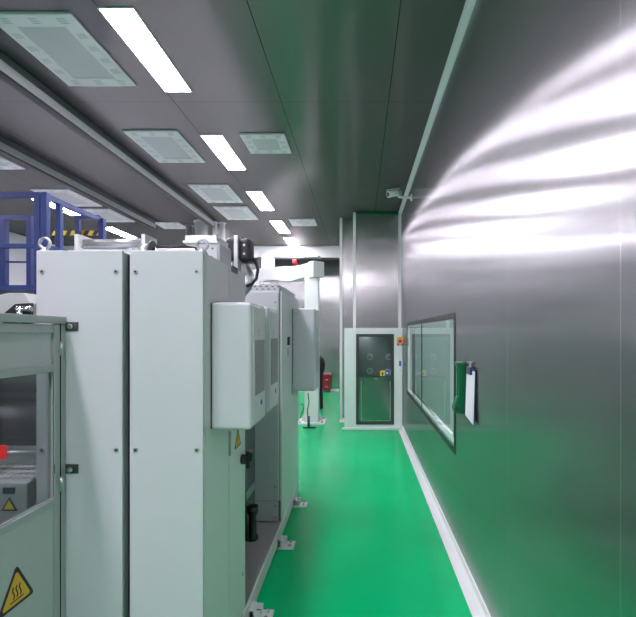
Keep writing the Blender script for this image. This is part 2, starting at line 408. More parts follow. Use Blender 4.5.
# ------------------------------------------------------------------ helper parts
def screw(parent, c, axis='Y', r=.012):
    b = MB('galv', 'black')
    d = {'Y': Vector((0, -1, 0)), 'X': Vector((1, 0, 0))}[axis]; c = Vector(c)
    b.cyl(c - d * .004, c + d * .005, r, 14).use(1).cyl(c + d * .005, c + d * .0056, r * .5, 6)
    return b.build('screw', parent)
def eye_bolt(parent, c):
    c = Vector(c); b = MB('galv')
    b.lathe(c, [(.026, 0), (.026, .012), (.016, .018), (.014, .03)]).ring(c + Vector((0, 0, .052)), .026, .0075)
    return b.build('eye_bolt', parent)
def tri_sticker(parent, c, h, mark):
    """warning triangle on a face looking along +X: base along Y."""
    c = Vector(c); b = MB('black', 'yellow')
    def tri(s, t, o):
        pts = []
        R = s * 2 / 3
        for k in range(3):
            a0 = PI / 2 + 2 * PI * k / 3
            cc = Vector((0, math.cos(a0) * (R - .09 * s), math.sin(a0) * (R - .09 * s)))
            for j in (-1, 0, 1):
                a = a0 + j * PI / 3
                pts.append(c + cc + Vector((o, math.cos(a) * .06 * s, math.sin(a) * .06 * s)))
        b.quadbox(pts, (t, 0, 0))
    tri(h, .001, 0); b.use(1); tri(h * .78, .0006, .001); b.use(0)
    if mark == 'heat':
        zb = -.16 * h
        b.box(c.x + .0016, c.x + .0021, c.y - .22 * h, c.y + .22 * h, c.z + zb - .03 * h, c.z + zb)
        for k in (-1, 0, 1):
            pts = [(c.x + .0018, c.y + k * .11 * h + .028 * h * math.sin(q * PI * 2 / 8), c.z + zb + .04 * h + q / 8 * .30 * h) for q in range(9)]
            b.tube(pts, .014 * h, 6)
    else:
        b.quadbox([c + Vector((.0016, y * h, z * h)) for y, z in [(.02, .3), (-.07, .02), (.0, .02), (-.05, -.2), (.07, .09), (.0, .09), (.06, .3)]], (.0005, 0, 0))
    return b.build('warning_sticker', parent)

# ------------------------------------------------------------------ machine base
XF, Y1, YA, YB0, YB1, BT = -.77, 2.157, 2.95, 4.316, 5.5, .15
mb = thing('machine_skid', 'long low grey machine base plate on the green floor under the cabinets', 'machine skid', (XF, Y1, 0))
MB('cab2').box(-1.66, -.765, 2.157, YB1 + .02, 0.02, BT - .008).build('plinth', mb, bevel=.004)
MB('base').box(-1.66, -.772, 2.157, YB1 + .02, BT - .008, BT).build('deck_plate', mb)
MB('trim').box(-.775, -.762, 2.9, YB1 + .02, BT - .012, BT + .002).build('edge_highlight', mb)  # bright strip drawn as the highlight on the plinth's top edge
def foot(yc):
    b = MB('trim', 'dark', 'chrome')
    b.box(-.80, -.615, yc - .07, yc + .07, 0, .016, .003)
    b.box(-.765, -.69, yc - .05, yc - .035, .016, .075).box(-.765, -.69, yc + .035, yc + .05, .016, .075).box(-.765, -.735, yc - .05, yc + .05, .016, .085)
    b.use(1).box(-.735, -.70, yc - .034, yc + .034, .016, .04)
    b.use(2).cyl((-.655, yc - .035, .016), (-.655, yc - .035, .034), .012, 6).cyl((-.655, yc + .035, .016), (-.655, yc + .035, .034), .012, 6)
    return b.build('mounting_foot', mb)
for yc in (3.09, 4.13, 5.10): foot(yc)

# ------------------------------------------------------------------ cabinets
def front_cabinet(x0, x1, z1, label, side=False):
    r = thing('electrical_cabinet', label, 'cabinet', ((x0 + x1) / 2, Y1, BT), 'tall grey electrical cabinets')
    MB('cab' if not side else 'cab2').box(x0 + .006, x1 - .004, Y1 + .032, YA, BT, z1 - .005).build('body', r, bevel=.004)
    MB('rubber').box(x0 + .012, x1 - .010, Y1 + .02, Y1 + .034, BT + .01, z1 - .012).build('gasket', r)
    MB('cab').box(x0, x1, Y1, Y1 + .022, BT, z1).build('end_panel', r, bevel=.004)
    for zz in (z1 - .105, Z(450, Y1), .45):
        for xx in (x0 + .03, x1 - .03): screw(r, (xx, Y1, zz))
    return r
cA1 = front_cabinet(-1.588, -1.165, 2.405, 'tall light grey cabinet with a flat front panel, left of the dark gap')
eye_bolt(cA1, (X(42, 2.2), 2.22, 2.40))
MB('rubber').box(-1.163, -1.132, Y1 + .05, YA, BT, 2.39).build('dark_recess_fill', cA1)  # black filler stands in for the dark recess between the cabinets
MB('dark').box(-1.595, -1.586, Y1 + .004, Y1 + .02, 2.27, 2.32).build('latch', cA1)
cA2 = front_cabinet(-1.130, XF, 2.405, 'tall light grey cabinet carrying two cooling units on its right side', side=True)
eye_bolt(cA2, (X(201, 2.24), 2.26, 2.40))
d1 = MB('cab2').box(XF - .004, XF, Y1 + .04, 2.580, BT + .02, 2.395).build('door', cA2, bevel=.002)
d2 = MB('cab2').box(XF - .004, XF, 2.590, YA, BT + .02, 2.395).build('door', cA2, bevel=.002)
MB('black').box(XF, XF + .004, 2.63, 2.76, Z(273, 2.69), Z(266.5, 2.69), .0018).build('recessed_handle', d2)
lt = MB('black')
lt.cyl((XF, 2.86, 1.18), (XF + .03, 2.86, 1.18), .032, 18).box(XF + .03, XF + .055, 2.845, 2.875, 1.12, 1.235, .008).box(XF + .025, XF + .07, 2.85, 2.93, 1.165, 1.225, .008)
lt.build('rotary_latch', d2)
tri_sticker(d2, (XF + .0005, 2.77, 1.325), .12, 'bolt')
MB('galv').cyl((XF + .004, 2.585, 1.28), (XF + .004, 2.585, 1.42), .009).build('hinge', d1)
screw(cA2, (XF, 2.88, .42), 'X')

# cabinet further back
cB = thing('electrical_cabinet', 'grey cabinet farther along the base, with a perforated rim on its top', 'cabinet', (-1.2, YB0, BT), 'tall grey electrical cabinets')
MB('cab').box(-1.62, XF - .022, YB0, YB1, BT, 2.41).build('body', cB, bevel=.004)
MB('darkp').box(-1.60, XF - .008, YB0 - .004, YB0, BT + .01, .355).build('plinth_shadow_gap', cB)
MB('cab').box(-1.60, XF - .03, YB0 - .012, YB0 - .003, BT + .012, .352).build('plinth_panel', cB, bevel=.003)
MB('cab').box(-1.60, XF - .03, YB0 - .012, YB0 - .001, .365, 2.40).build('end_panel', cB, bevel=.003)
MB('rubber').box(XF - .024, XF - .018, YB0 + .012, YB1 - .01, BT + .01, 2.40).build('gasket', cB)
dB = MB('cab2').box(XF - .02, XF, YB0 + .02, YB1, BT, 2.41).build('door', cB, bevel=.003)
MB('black').box(XF, XF + .02, 4.66, 4.74, 1.87, 1.96, .005).build('handle', dB)
MB('galv').box(XF, XF + .006, 4.67, 4.73, 1.75, 1.84, .002).build('lock_plate', dB)
for xx in (-.83,):
    for zz in (2.3, .5, .20, .31): screw(cB, (xx, YB0 - .012, zz), r=.012)
pr = MB('cab', 'dark')
pr.box(-1.6, XF - .03, YB0 + .02, YB0 + .03, 2.41, 2.475).box(XF - .04, XF - .03, YB0 + .03, YB1 - .1, 2.41, 2.475)
pr.use(1)
for k in range(14):
    x = -1.57 + k * .058
    pr.box(x, x + .026, YB0 + .017, YB0 + .021, 2.452, 2.462).box(x + .02, x + .044, YB0 + .017, YB0 + .021, 2.428, 2.437)
pr.build('perforated_rim', cB)

# cooling units on the cabinet sides
def cooling(y0, y1, z0, z1, xo, label, detail=True):
    r = thing('cooling_unit', label, 'cooling unit', (XF, (y0 + y1) / 2, z0), 'cooling units on the cabinet sides')
    MB('cab').box(XF + .002, xo, y0, y1, z0, z1, .018, 3).build('housing', r)
    MB('rubber').box(XF, XF + .006, y0 + .006, y1 - .006, z0 + .006, z1 - .006).build('seal', r)
    H = z1 - z0; yy0, yy1 = y0 + .03, y1 - .03
    if detail:
        c = MB('cab2', 'galv')
        c.box(xo, xo + .006, yy0, yy1, z0 + .02, z1 - .02, .0025)
        c.use(1).ring((xo + .0065, (yy0 + yy1) / 2 - .02, z0 + .76 * H), .018, .0012, 'X')
        cv_ = c.build('cover_panel', r)
        v = MB('vent', 'darkp')
        v.box(xo + .006, xo + .009, yy0 + .03, yy1 - .03, z0 + .255 * H, z0 + .70 * H)
        v.use(0)
        for k in range(30):
            zz = z0 + (.26 + .43 * k / 29) * H
            v.box(xo + .009, xo + .0105, yy0 + .032, yy1 - .032, zz, zz + .003)
        v.build('grille', cv_)
        s = MB('paper', 'bstick')
        s.box(xo + .006, xo + .0068, yy0 + .12, yy0 + .20, z0 + .145 * H, z0 + .20 * H)
        s.use(1).box(xo + .0068, xo + .0075, yy0 + .15, yy0 + .198, z0 + .15 * H, z0 + .195 * H)
        s.build('badge', cv_)
    else:
        c = MB('cab2'); c.box(xo, xo + .005, yy0, yy1, z0 + .03, z1 - .03, .002); cv_ = c.build('cover_panel', r)
        v = MB('vent')
        for k in range(16): v.box(xo + .005, xo + .0065, yy0 + .04, yy1 - .04, z0 + .2 + k * .022, z0 + .207 + k * .022)
        v.build('grille', cv_)
        MB('galv').box(XF, XF + .012, y0 - .03, y0, z0 - .02, z0 + .10).build('bracket', r)
    return r
cooling(2.262, 2.60, 1.50, 2.16, -.56, 'pale grey cooling unit with vent grille and blue badge, nearest on the cabinet side')
cooling(2.675, 3.01, 1.51, 2.16, -.56, 'pale grey cooling unit with vent grille and blue badge, right behind the nearest one')
cooling(4.98, 5.47, 1.34, 2.28, -.51, 'plain grey cooling box on the side of the farther cabinet', detail=False)

# dark machinery between the cabinets
mg = thing('drive_unit', 'dark drive unit in the recess between the two cabinets', 'machine', (-1.5, 3.6, BT))
MB('darkp').box(-1.64, -1.02, YA + .03, YB0 - .03, BT, 1.9).build('housing', mg, bevel=.01)
MB('black').lathe((-.965, 3.95, BT), [(.05, 0), (.05, .03), (.035, .05), (.035, .22), (.05, .24), (.05, .3)]).build('damper', mg)
MB('rubber').tube([(-1.03, 3.6, 1.25), (-1.0, 3.62, 1.2), (-.985, 3.7, .9), (-.985, 3.75, .5), (-.99, 3.85, .25), (-1.0, 3.9, .17)], .018).build('hose', mg)
MB('dark').box(-1.02, -.95, 3.2, 3.5, 1.0, 1.5, .01).build('terminal_box', mg)
MB('galv').box(-1.02, -.98, 3.1, 4.1, .55, .62).build('pipe_clamp', mg)

# ------------------------------------------------------------------ things on top of the cabinets
tr = thing('cable_tray', 'shallow pale cable tray lying on top of the left front cabinet', 'cable tray', (-1.4, 2.5, 2.4))
MB('cab').box(-1.575, -1.27, 2.46, 2.62, 2.40, 2.475, .004).build('tray', tr)
MB('galv').box(-1.55, -1.30, 2.45, 2.60, 2.475, 2.483).build('lid', tr)
mo = thing('actuator', 'small metal actuator on the cabinet top beside the dark gap', 'actuator', (-1.2, 2.5, 2.4))
MB('galv').cyl((-1.245, 2.5, 2.455), (-1.185, 2.5, 2.455), .05).box(-1.25, -1.175, 2.45, 2.55, 2.40, 2.43).build('motor', mo)
MB('dark').cyl((-1.185, 2.5, 2.465), (-1.172, 2.5, 2.465), .058).build('flange', mo)
MB('chrome').cyl((-1.172, 2.5, 2.465), (-1.135, 2.5, 2.465), .02).build('shaft', mo)
pl = MB('galv'); pl.box(-1.11, -.90, 2.40, 2.60, 2.40, 2.462, .004)
tag(pl.build('gland_box'), 'flat metal gland box on the cabinet top below the looping eye bolt', 'gland box')
cb = MB('rubber'); cb.tube([(-1.12, 2.42, 2.475), (-1.05, 2.45, 2.474), (-.98, 2.43, 2.475), (-.93, 2.47, 2.474), (-.91, 2.55, 2.474)], .011, 10)
tag(cb.build('cable'), 'short black cable lying across the gland box on the cabinet top', 'cable')
vb = thing('exhaust_box', 'white lidded exhaust box with a drilled bracket on the cabinet top', 'exhaust box', (-.95, 2.8, 2.4))
MB('cab').box(-1.06, -.86, 2.70, 2.94, 2.40, 2.55).build('box', vb, bevel=.004)
MB('white').box(-1.085, -.87, 2.69, 2.95, 2.55, 2.565).box(-1.075, -.88, 2.70, 2.94, 2.565, 2.60).build('lid', vb, bevel=.004)
br = MB('cab', 'dark'); br.box(-.985, -.862, 2.655, 2.66, 2.40, 2.525)
br.use(1)
for x, z in ((-.95, 2.51), (-.93, 2.49), (-.895, 2.46), (-.89, 2.51)): br.cyl((x, 2.656, z), (x, 2.653, z), .006, 10)
br.build('bracket', vb)
# black connector
cn = thing('connector', 'black rounded connector housing with a white plate behind the cabinet top', 'connector', (-.85, 3.05, 2.4))
MB('black').box(-.925, -.845, 3.02, 3.11, 2.50, 2.655, .022, 3).build('rear_half', cn)
MB('black').box(-.83, -.745, 3.0, 3.12, 2.485, 2.65, .03, 3).build('front_half', cn)
MB('white').box(-.858, -.832, 2.99, 3.12, 2.38, 2.665, .003).build('plate', cn)
g = MB('galv')
for z in (2.54, 2.60): g.cyl((-.79, 3.0, z), (-.79, 2.995, z), .008, 8)
g.build('screw', cn)
MB('galv').box(-.90, -.80, 2.945, 3.1, 2.402, 2.415).box(-.90, -.80, 3.08, 3.1, 2.415, 2.51).build('bracket', cn)
c1 = MB('rubber'); c1.tube([(-.752, 3.06, 2.52), (-.725, 3.06, 2.49), (-.71, 3.06, 2.44), (-.72, 3.06, 2.38), (-.75, 3.06, 2.34), (-.79, 3.06, 2.325)], .011, 10)
c1.build('cable', cn)
fh = MB('alu')
pts = [Vector((-.86 + .06 * math.sin(k / 30 * PI), 3.2 + .02 * k / 30, 2.28 + .22 * k / 30)) for k in range(31)]
fh.tube(pts, [.028 + (.004 if k % 2 else -.002) for k in range(31)], 12)
fh.build('flexible_conduit', cn)

# machine behind the left cabinet: winder with a roller above
ov = thing('unseen_machine_bulk', 'unseen long pale machine body added behind the front cabinets and guard rail platform', 'machine', (-4.5, 9.0, 0))  # unseen bodies added so the ceiling reflects grey instead of green floor
MB('cab').box(-7.6, -2.3, 6.1, 12.6, 0, 2.2).build('housing', ov, bevel=.02)
MB('cab').box(-8.2, -2.3, 3.2, 4.6, 0, 2.0).build('unseen_low_bulk', ov, bevel=.02)
wd = thing('winding_machine', 'pale machine with a horizontal roller on brackets, behind the front cabinets', 'machine', (-1.9, 3.6, 0))
MB('cab').box(-2.25, -1.67, 3.2, 4.25, 0, 2.55).build('body', wd, bevel=.01)
MB('galv').cyl((-2.2, 3.5, 2.715), (-1.70, 3.5, 2.72), .03).build('roller', wd)
MB('alu').cyl((-2.2, 3.56, 2.66), (-1.70, 3.56, 2.66), .018).build('guide_bar', wd)
for x in (-2.22, -1.70): MB('cab2').box(x, x + .03, 3.42, 3.62, 2.55, 2.77).build('bracket', wd)

# ------------------------------------------------------------------ blue guard rail platform
gx, ga, gb2 = X(43, 4.8), 4.8, 5.85
gr = thing('guard_rail', 'blue tubular guard rail platform above the machine at the left', 'guard rail', (gx, ga, 0))
def post(x, y, z0, z1, s=.03): return MB('blue').box(x - s, x + s, y - s, y + s, z0, z1).build('post', gr, bevel=.004)
ZT, ZD = Z(195.5, ga), 2.52
Lx = -6.2
def hrail(a, b, name, s=.03):
    (x0, y0, z0), (x1, y1, z1) = a, b
    if abs(x1 - x0) > abs(y1 - y0): o = MB('blue').box(x0, x1, y0 - s, y0 + s, z0 - s, z0 + s)
    else: o = MB('blue').box(x0 - s, x0 + s, y0, y1, z0 - s, z0 + s)
    return o.build(name, gr, bevel=.004)
post(X(38.5, ga), ga, ZD, ZT + .03, .032); post(X(45.5, ga), ga, ZD, ZT + .03, .032)
post(X(-60, ga), ga, ZD, ZT)
hrail((Lx, ga, ZT), (X(36, ga), ga, ZT), 'top_rail'); hrail((Lx, ga, Z(246, ga)), (X(36, ga), ga, Z(246, ga)), 'mid_rail', .024)
hrail((gx, ga + .03, ZT), (gx, gb2, ZT), 'top_rail'); hrail((gx, ga + .03, Z(246, ga)), (gx, gb2, Z(246, ga)), 'mid_rail', .024)
post(gx, 5.06, ZD, ZT - .03); post(gx + .03, gb2, ZD, ZT + .02, .036)
zt2 = Z(217.5, gb2)
x76 = X(78, gb2)
hrail((x76 - .03, gb2, zt2), (gx, gb2, zt2), 'top_rail', .026); post(x76, gb2, ZD, zt2 - .026, .028)
x30 = X(30, gb2); x3 = X(4, gb2)
hrail((Lx, gb2, zt2), (x30, gb2, zt2), 'top_rail', .026); post(x30, gb2, ZD, zt2 + .026, .03); post(x3, gb2, ZD, zt2 - .026, .04)
hrail((Lx, gb2, Z(262, gb2)), (x30, gb2, Z(262, gb2)), 'mid_rail', .012)
hz = MB('ystick', 'black')
zz = Z(232.5, gb2); xa, xb = x30 + .03, gx
n = 15
for k in range(n):
    a, b = xa + (xb - xa) * k / n, xa + (xb - xa) * (k + 1) / n
    hz.use(k % 2).quadbox([(a, gb2 + .025, zz - .03), (b, gb2 + .025, zz - .03), (b + .03, gb2 + .025, zz + .03), (a + .03, gb2 + .025, zz + .03)], (0, .02, 0))
hz.build('hazard_bar', gr, label='yellow and black striped bar')
hrail((Lx, gb2, 2.55), (gx, gb2, 2.55), 'toe_beam', .05)
MB('blue').box(Lx, gx + .03, ga - .03, gb2 + .03, ZD - .05, ZD).build('deck', gr)
for x in (Lx + .1, gx - .05):
    for y in (ga + .05, gb2 - .05): MB('blue').box(x - .05, x + .05, y - .05, y + .05, 0, ZD - .05).build('leg', gr)

# ------------------------------------------------------------------ left enclosure with the glazed door
EX, EY0, EY1, EZ = -1.440, .9, 2.153, 2.08
en = thing('machine_enclosure', 'grey machine enclosure with a glazed door at the lower left', 'enclosure', (EX, EY0, 0))
e = MB('encl'); e.box(EX - .045, EX, EY1 - .035, EY1, 0, EZ); e.build('post', en, bevel=.003)
MB('encl').box(EX - .045, EX, EY0, EY0 + .04, 0, EZ).build('post', en, bevel=.003)
MB('encl').box(EX - .045, EX + .004, EY0, EY1, EZ - .035, EZ).build('top_rail', en, bevel=.003)
MB('encl').box(-3.2, EX - .045, EY0, EY0 + .03, 0, EZ - .03).build('side_panel', en)
DY0, DY1 = EY0 + .045, 2.115
dr = MB('encl', 'encl')
x0, x1 = EX - .035, EX - .001
dr.box(x0, x1, 2.075, DY1, .05, 2.04).box(x0, x1, DY0, DY0 + .05, .05, 2.04)
dr.box(x0, x1, DY0 + .05, 2.075, 2.0, 2.04).box(x0, x1, DY0 + .05, 2.075, 1.817, 1.853).box(x0, x1, DY0 + .05, 2.075, 1.182, 1.222).box(x0, x1, DY0 + .05, 2.075, .05, .09)
door = dr.build('door', en, bevel=.003)
MB('enclp').box(x0 + .008, x1 - .014, DY0 + .05, 2.075, 1.853, 2.0).build('upper_panel', door)
MB('enclp').box(x0 + .008, x1 - .004, DY0 + .05, 2.072, .09, 1.182).build('lower_panel', door)
MB('glasse').box(x0 + .012, x0 + .016, DY0 + .05, 2.075, 1.222, 1.817).build('window_pane', door)
MB('chrome').box(x1 - .003, x1 + .001, DY0 + .05, 2.066, 1.214, 1.224).box(x1 - .003, x1 + .001, 2.071, 2.078, 1.224, 1.815).build('window_bead', door)
for zc in (1.925, 1.275): MB('galv').cyl((EX + .004, 2.117, zc - .035), (EX + .004, 2.117, zc + .035), .007, 12).box(EX, EX + .003, 2.104, 2.13, zc - .033, zc + .033).build('hinge', door)
tri_sticker(door, (x1 - .0035, 1.850, .91), .168, 'heat')
MB('rubber').box(EX - .03, EX + .001, 2.1152, 2.1178, .05, 2.04).build('door_seal', en)
for zc in (2.032, 1.335):
    b = MB('dark', 'chrome'); b.box(EX - .02, EX + .06, EY1 - .002, EY1 + .005, zc - .022, zc + .022)
    b.use(1).cyl((EX + .03, EY1 - .002, zc), (EX + .03, EY1 - .02, zc), .012, 10)
    b.build('fixing_bracket', en)

# machine seen through the glazed door and over it
pm = thing('roller_press', 'dark roller press with a pale vented base behind the glazed door', 'machine', (-2.1, 2.6, 0))
MB('darkp').box(-2.9, -2.62, 1.3, 3.1, 0, 2.0).box(-2.62, -1.67, 2.75, 3.1, .0, 2.0).build('frame', pm, bevel=.01)
MB('dark').cyl((-2.62, 2.46, 1.52), (-1.68, 2.46, 1.52), .11, 28).build('roller', pm)
MB('darkp').cyl((-2.62, 2.44, 1.77), (-1.68, 2.44, 1.77), .10, 28).build('roller', pm)
MB('alu').cyl((-2.62, 2.32, 1.37), (-1.66, 2.32, 1.37), .012, 16).build('shaft', pm)
bp_ = MB('enclp')
bp_.quadbox([(-2.6, 2.18, .02), (-2.6, 2.18, 1.255), (-2.6, 2.45, 1.30), (-2.6, 2.74, 1.30), (-2.6, 2.74, .02)], (.95, 0, 0))
bs = bp_.build('pedestal', pm, bevel=.006)
lv = MB('encl')
for k in range(4):
    y, z = 2.22 + k * .05, 1.255 + (.04 + k * .05) / 6
    for q in range(24):
        xx = -2.36 + q * .03
        lv.quadbox([(xx, y, z + .001), (xx + .014, y, z + .001), (xx + .014, y + .022, z + .0047), (xx, y + .022, z + .0047)], (0, -.001, .003))
lv.build('louvre', bs)
MB('navy').box(-1.765, -1.708, 2.174, 2.18, 1.205, 1.235).build('name_plate', bs)
c = Vector((-1.735, 2.175, 1.145))
st = MB('black', 'ystick')
def trf(s, o, t): st.quadbox([c + Vector((0, -o, s * .6)), c + Vector((-s * .55, -o, -s * .35)), c + Vector((s * .55, -o, -s * .35))], (0, t, 0))
trf(.07, 0, .005); st.use(1); trf(.048, .001, .002)
st.build('warning_sticker', bs)
MB('redglow', 'paper').box(-1.90, -1.826, 2.26, 2.28, 1.35, 1.42, .004).build('red_sign', pm, label='red sign plate')
MB('darkp').box(-1.89, -1.87, 2.262, 2.278, 1.25, 1.36).build('sign_bracket', pm)
hs = MB('enclp', 'black')
hs.quadbox([(X(-30, 2.7), 2.7, 2.0), (X(-30, 2.7), 2.7, Z(302, 2.7)), (X(8, 2.7), 2.7, Z(293, 2.7)), (X(24, 2.7), 2.7, Z(293, 2.7)), (X(30, 2.7), 2.7, Z(303, 2.7)), (X(30, 2.7), 2.7, 2.0)], (0, .35, 0))
hs.build('top_housing', pm, bevel=.004)
MB('black').quadbox([(X(3, 2.68), 2.68, 2.0), (X(3, 2.68), 2.68, Z(314, 2.68)), (X(15, 2.68), 2.68, Z(304, 2.68)), (X(31, 2.68), 2.68, Z(303, 2.68)), (X(31, 2.68), 2.68, 2.0)], (0, .02, 0)).build('cover', pm)
MB('chrome').cyl((X(17, 2.66), 2.66, Z(309, 2.66)), (X(32, 2.66), 2.66, Z(309, 2.66)), .015).cyl((X(20, 2.66), 2.66, 2.05), (X(20, 2.66), 2.66, Z(306, 2.66)), .018).build('coupling', pm)

# ------------------------------------------------------------------ white columns near the rail ends
for xa, xb, yy, mt, lb in [(195, 208, 10.25, 'white', 'thick white duct column rising to the ceiling behind the rail end'),
                           (212, 217, 10.3, 'white', 'thin white duct column just right of the thick one'),
                           (220, 225, 10.35, 'white', 'thin white duct column, rightmost of the three'),
                           (186, 193, 10.6, 'galv', 'dark grey duct column left of the thick white one')]:
    a, bq = X(xa, yy), X(xb, yy); r_ = (bq - a) / 2
    t_ = thing('duct_column', lb, 'duct', ((a + bq) / 2, yy, 2.2), 'duct columns behind the ceiling rail end')
    MB(mt).cyl(((a + bq) / 2, yy, 2.2), ((a + bq) / 2, yy, CEIL), r_, 24).build('pipe', t_)
    MB(mt).cyl(((a + bq) / 2, yy, CEIL - .03), ((a + bq) / 2, yy, CEIL), r_ + .02, 24).build('collar', t_)

# ------------------------------------------------------------------ jib crane
jy = 9.70
jx0, jx1 = X(304.5, jy), X(318.5, jy); jc = (jx0 + jx1) / 2; jw = (jx1 - jx0) / 2
jb = thing('jib_crane', 'white jib crane post with a long curved arm on the green floor', 'crane', (jc, jy, 0))
MB('white').box(jx0, jx1, jy, jy + 2 * jw, .03, 3.42).build('post', jb, bevel=.01)
bpz = MB('white', 'galv'); bpz.box(jc - .30, jc + .30, jy - .14, jy + .46, 0, .035, .004)
for sx, sy in ((-1, 0), (1, 0), (-1, 1), (1, 1)):
    bpz.use(1).cyl((jc + sx * .24, jy - .08 + sy * .48, .035), (jc + sx * .24, jy - .08 + sy * .48, .07), .025, 8)
bpz.use(0)
bpz.quadbox([(jx1, jy + .14, .035), (jx1 + .1, jy + .14, .035), (jx1, jy + .14, .25)], (0, .02, 0)).quadbox([(jx0, jy + .14, .035), (jx0 - .1, jy + .14, .035), (jx0, jy + .14, .25)], (0, .02, 0))
bpz.build('base_plate', jb)
yaw = Vector((-.64, .77, 0)); side = Vector((.77, .64, 0))
def armpt(s, z, w): return Vector((jc, jy + jw, 0)) + yaw * s + side * w + Vector((0, 0, z))
a_ = MB('white')
stn = [(-.13, 3.28, 3.56), (.35, 3.25, 3.55), (.7, 3.22, 3.56), (1.0, 3.24, 3.60), (1.5, 3.32, 3.63), (2.0, 3.38, 3.68), (3.6, 3.42, 3.74)]
pl = [armpt(s, zt, -.12) for s, zb, zt in stn] + [armpt(s, zb, -.12) for s, zb, zt in stn[::-1]]
a_.quadbox(pl, side * .24)
a_.build('arm', jb, bevel=.008)
eb = MB('white')
eb.quadbox([armpt(-.28, 3.22, -.16), armpt(-.28, 3.57, -.16), armpt(-.08, 3.57, -.16), armpt(-.08, 3.22, -.16)], side * .29)
eb.build('pivot_block', jb, bevel=.008)

# cable by the crane foot
cf = MB('rubber'); yy = 9.2
cf.tube([P(308, 393, yy), P(309, 402, yy), P(307.5, 410, yy), P(308, 418, yy), P(308, 426.5, yy)], .012, 8)
cf.tube([P(300.5, 404, yy), P(303, 404, yy), P(303.6, 409, yy), P(301, 415, yy), P(300, 418, yy)], .010, 8)
tag(cf.build('cable'), 'thin black cable hanging down beside the foot of the white crane post', 'cable')
vv = thing('floor_valve', 'small dark pipe fitting on the floor in front of the crane post', 'fitting', P(309, 428.2, yy))
MB('dark').cyl(P(309, 428, yy), P(309, 416, yy), .02, 12).build('stem', vv)
MB('black').cyl(P(303, 427.6, yy), P(316, 427.6, yy), .016, 12).build('bar', vv)

# back wall details
YW = 13.1
wb = thing('control_box', 'white control box high on the back wall above the crane arm', 'control box', (X(268, 13), YW, 4.3))
MB('white').box(X(262, 13), X(274, 13), 12.9, 13.15, Z(270, 13), Z(254.5, 13)).build('body', wb, bevel=.02)
MB('darkp').box(X(257.5, 13), X(261, 13), 13.0, 13.15, Z(268, 13), Z(257, 13)).build('side_vent', wb)
pp = thing('overhead_pipe', 'thin pipe with hooks high along the back wall', 'pipe', (X(300, 13.0), 13.0, Z(257, 13.0)))
MB('galv').cyl(P(274, 257.3, 13.0), P(321, 258, 13.0), .035, 12).build('pipe', pp)
for px in (276, 300, 306, 319):
    MB('dark').cyl(P(px, 257.5, 13.0), P(px, 256, 13.0), .03, 8).cyl(P(px, 257, 13.0) , P(px, 257, 13.15), .02, 8).build('bracket', pp)
rh = thing('hook_block', 'small red hook block hanging from the pipe on the back wall', 'hook', P(294.5, 263, 13.0))
MB('red').box(X(292.4, 13.0), X(297, 13.0), 12.92, 13.05, Z(264, 13.0), Z(259.5, 13.0), .03).build('body', rh)
MB('dark').cyl(P(294.3, 259.5, 13.0), P(294.3, 257.3, 13.0), .02, 8).build('hanger', rh)
MB('red').ring(P(296, 264.8, 13.0), .05, .022, 'Y', 16).build('hook', rh)
# red boxes and the dark cover behind the post
rb = thing('fire_box', 'red fire equipment box on the floor by the back wall', 'fire box', (X(327, 14.8), 14.8, 0))
MB('red').box(X(319, 14.8), X(330, 14.8), 14.8, 15.1, .06, Z(375.5, 14.8)).build('body', rb, bevel=.01)
MB('red').box(X(318.6, 14.8), X(330.4, 14.8), 14.78, 15.12, Z(377, 14.8), Z(374.5, 14.8)).build('lid', rb)
mk = MB('paper')
for px, py in ((325.5, 379.5), (327, 379.2), (325.2, 386.3), (327, 386.3)): mk.box(X(px, 14.8), X(px + .9, 14.8), 14.795, 14.8, Z(py + .9, 14.8), Z(py, 14.8))
mk.build('marking', rb)
for px in (319.3, 328.7): MB('dark').box(X(px, 14.8), X(px + 1, 14.8), 14.82, 15.08, 0, .06).build('foot', rb)
rc = thing('fire_cabinet', 'narrow dark red cabinet edge beside the white corner strip', 'fire cabinet', (-.5, 12.4, 0))
MB('red').box(-.575, -.44, 12.3, 12.75, .08, 1.95).build('body', rc, bevel=.01)
MB('red').box(-.585, -.575, 12.33, 12.72, .12, 1.9).build('door', rc, bevel=.004)
MB('dark').box(-.56, -.45, 12.33, 12.72, 0, .08).build('plinth', rc)
dc = MB('cloth'); yy = 11.7
cx = X(318.5, yy)
dc.lathe((cx, yy, 0), [(.12, 0), (.115, .3), (.11, .75), (.12, .9), (.165, 1.05), (.175, 1.18), (.15, 1.3), (.08, 1.37), (.01, 1.385)])
tag(dc.build('covered_stand'), 'dark rounded covered stand, mostly hidden behind the white crane post', 'covered stand')

# ------------------------------------------------------------------ air shower
AY = 9.08
ax0, ax1, az = X(344.3, AY), WX - .012, Z(328, AY)
dx0, dx1, dz1, dz0 = X(356, AY), X(394, AY), Z(334, AY), Z(424.5, AY)
sh = thing('air_shower', 'white air shower cabin with a dark glazed door at the end of the aisle', 'air shower', ((ax0 + ax1) / 2, AY, 0))
h = MB('white'); hy = AY + .38
h.box(ax0, dx0, AY, hy, 0, az).box(dx1, ax1, AY, hy, 0, az).box(dx0, dx1, AY, hy, dz1, az).box(dx0, dx1, AY, hy, 0, dz0)
h.build('housing', sh, bevel=.006)
MB('trim').box(ax0 - .05, ax1, AY - .03, AY, 0, .05).build('skirting', sh, bevel=.008)
ch = MB('chamber')
ch.box(dx0, dx1, hy - .012, hy - .002, dz0, dz1).box(dx0, dx0 + .006, AY + .06, hy - .012, dz0, dz1).box(dx1 - .006, dx1, AY + .06, hy - .012, dz0, dz1).box(dx0, dx1, AY + .06, hy - .012, dz1 - .006, dz1)
ch.build('chamber_lining', sh)
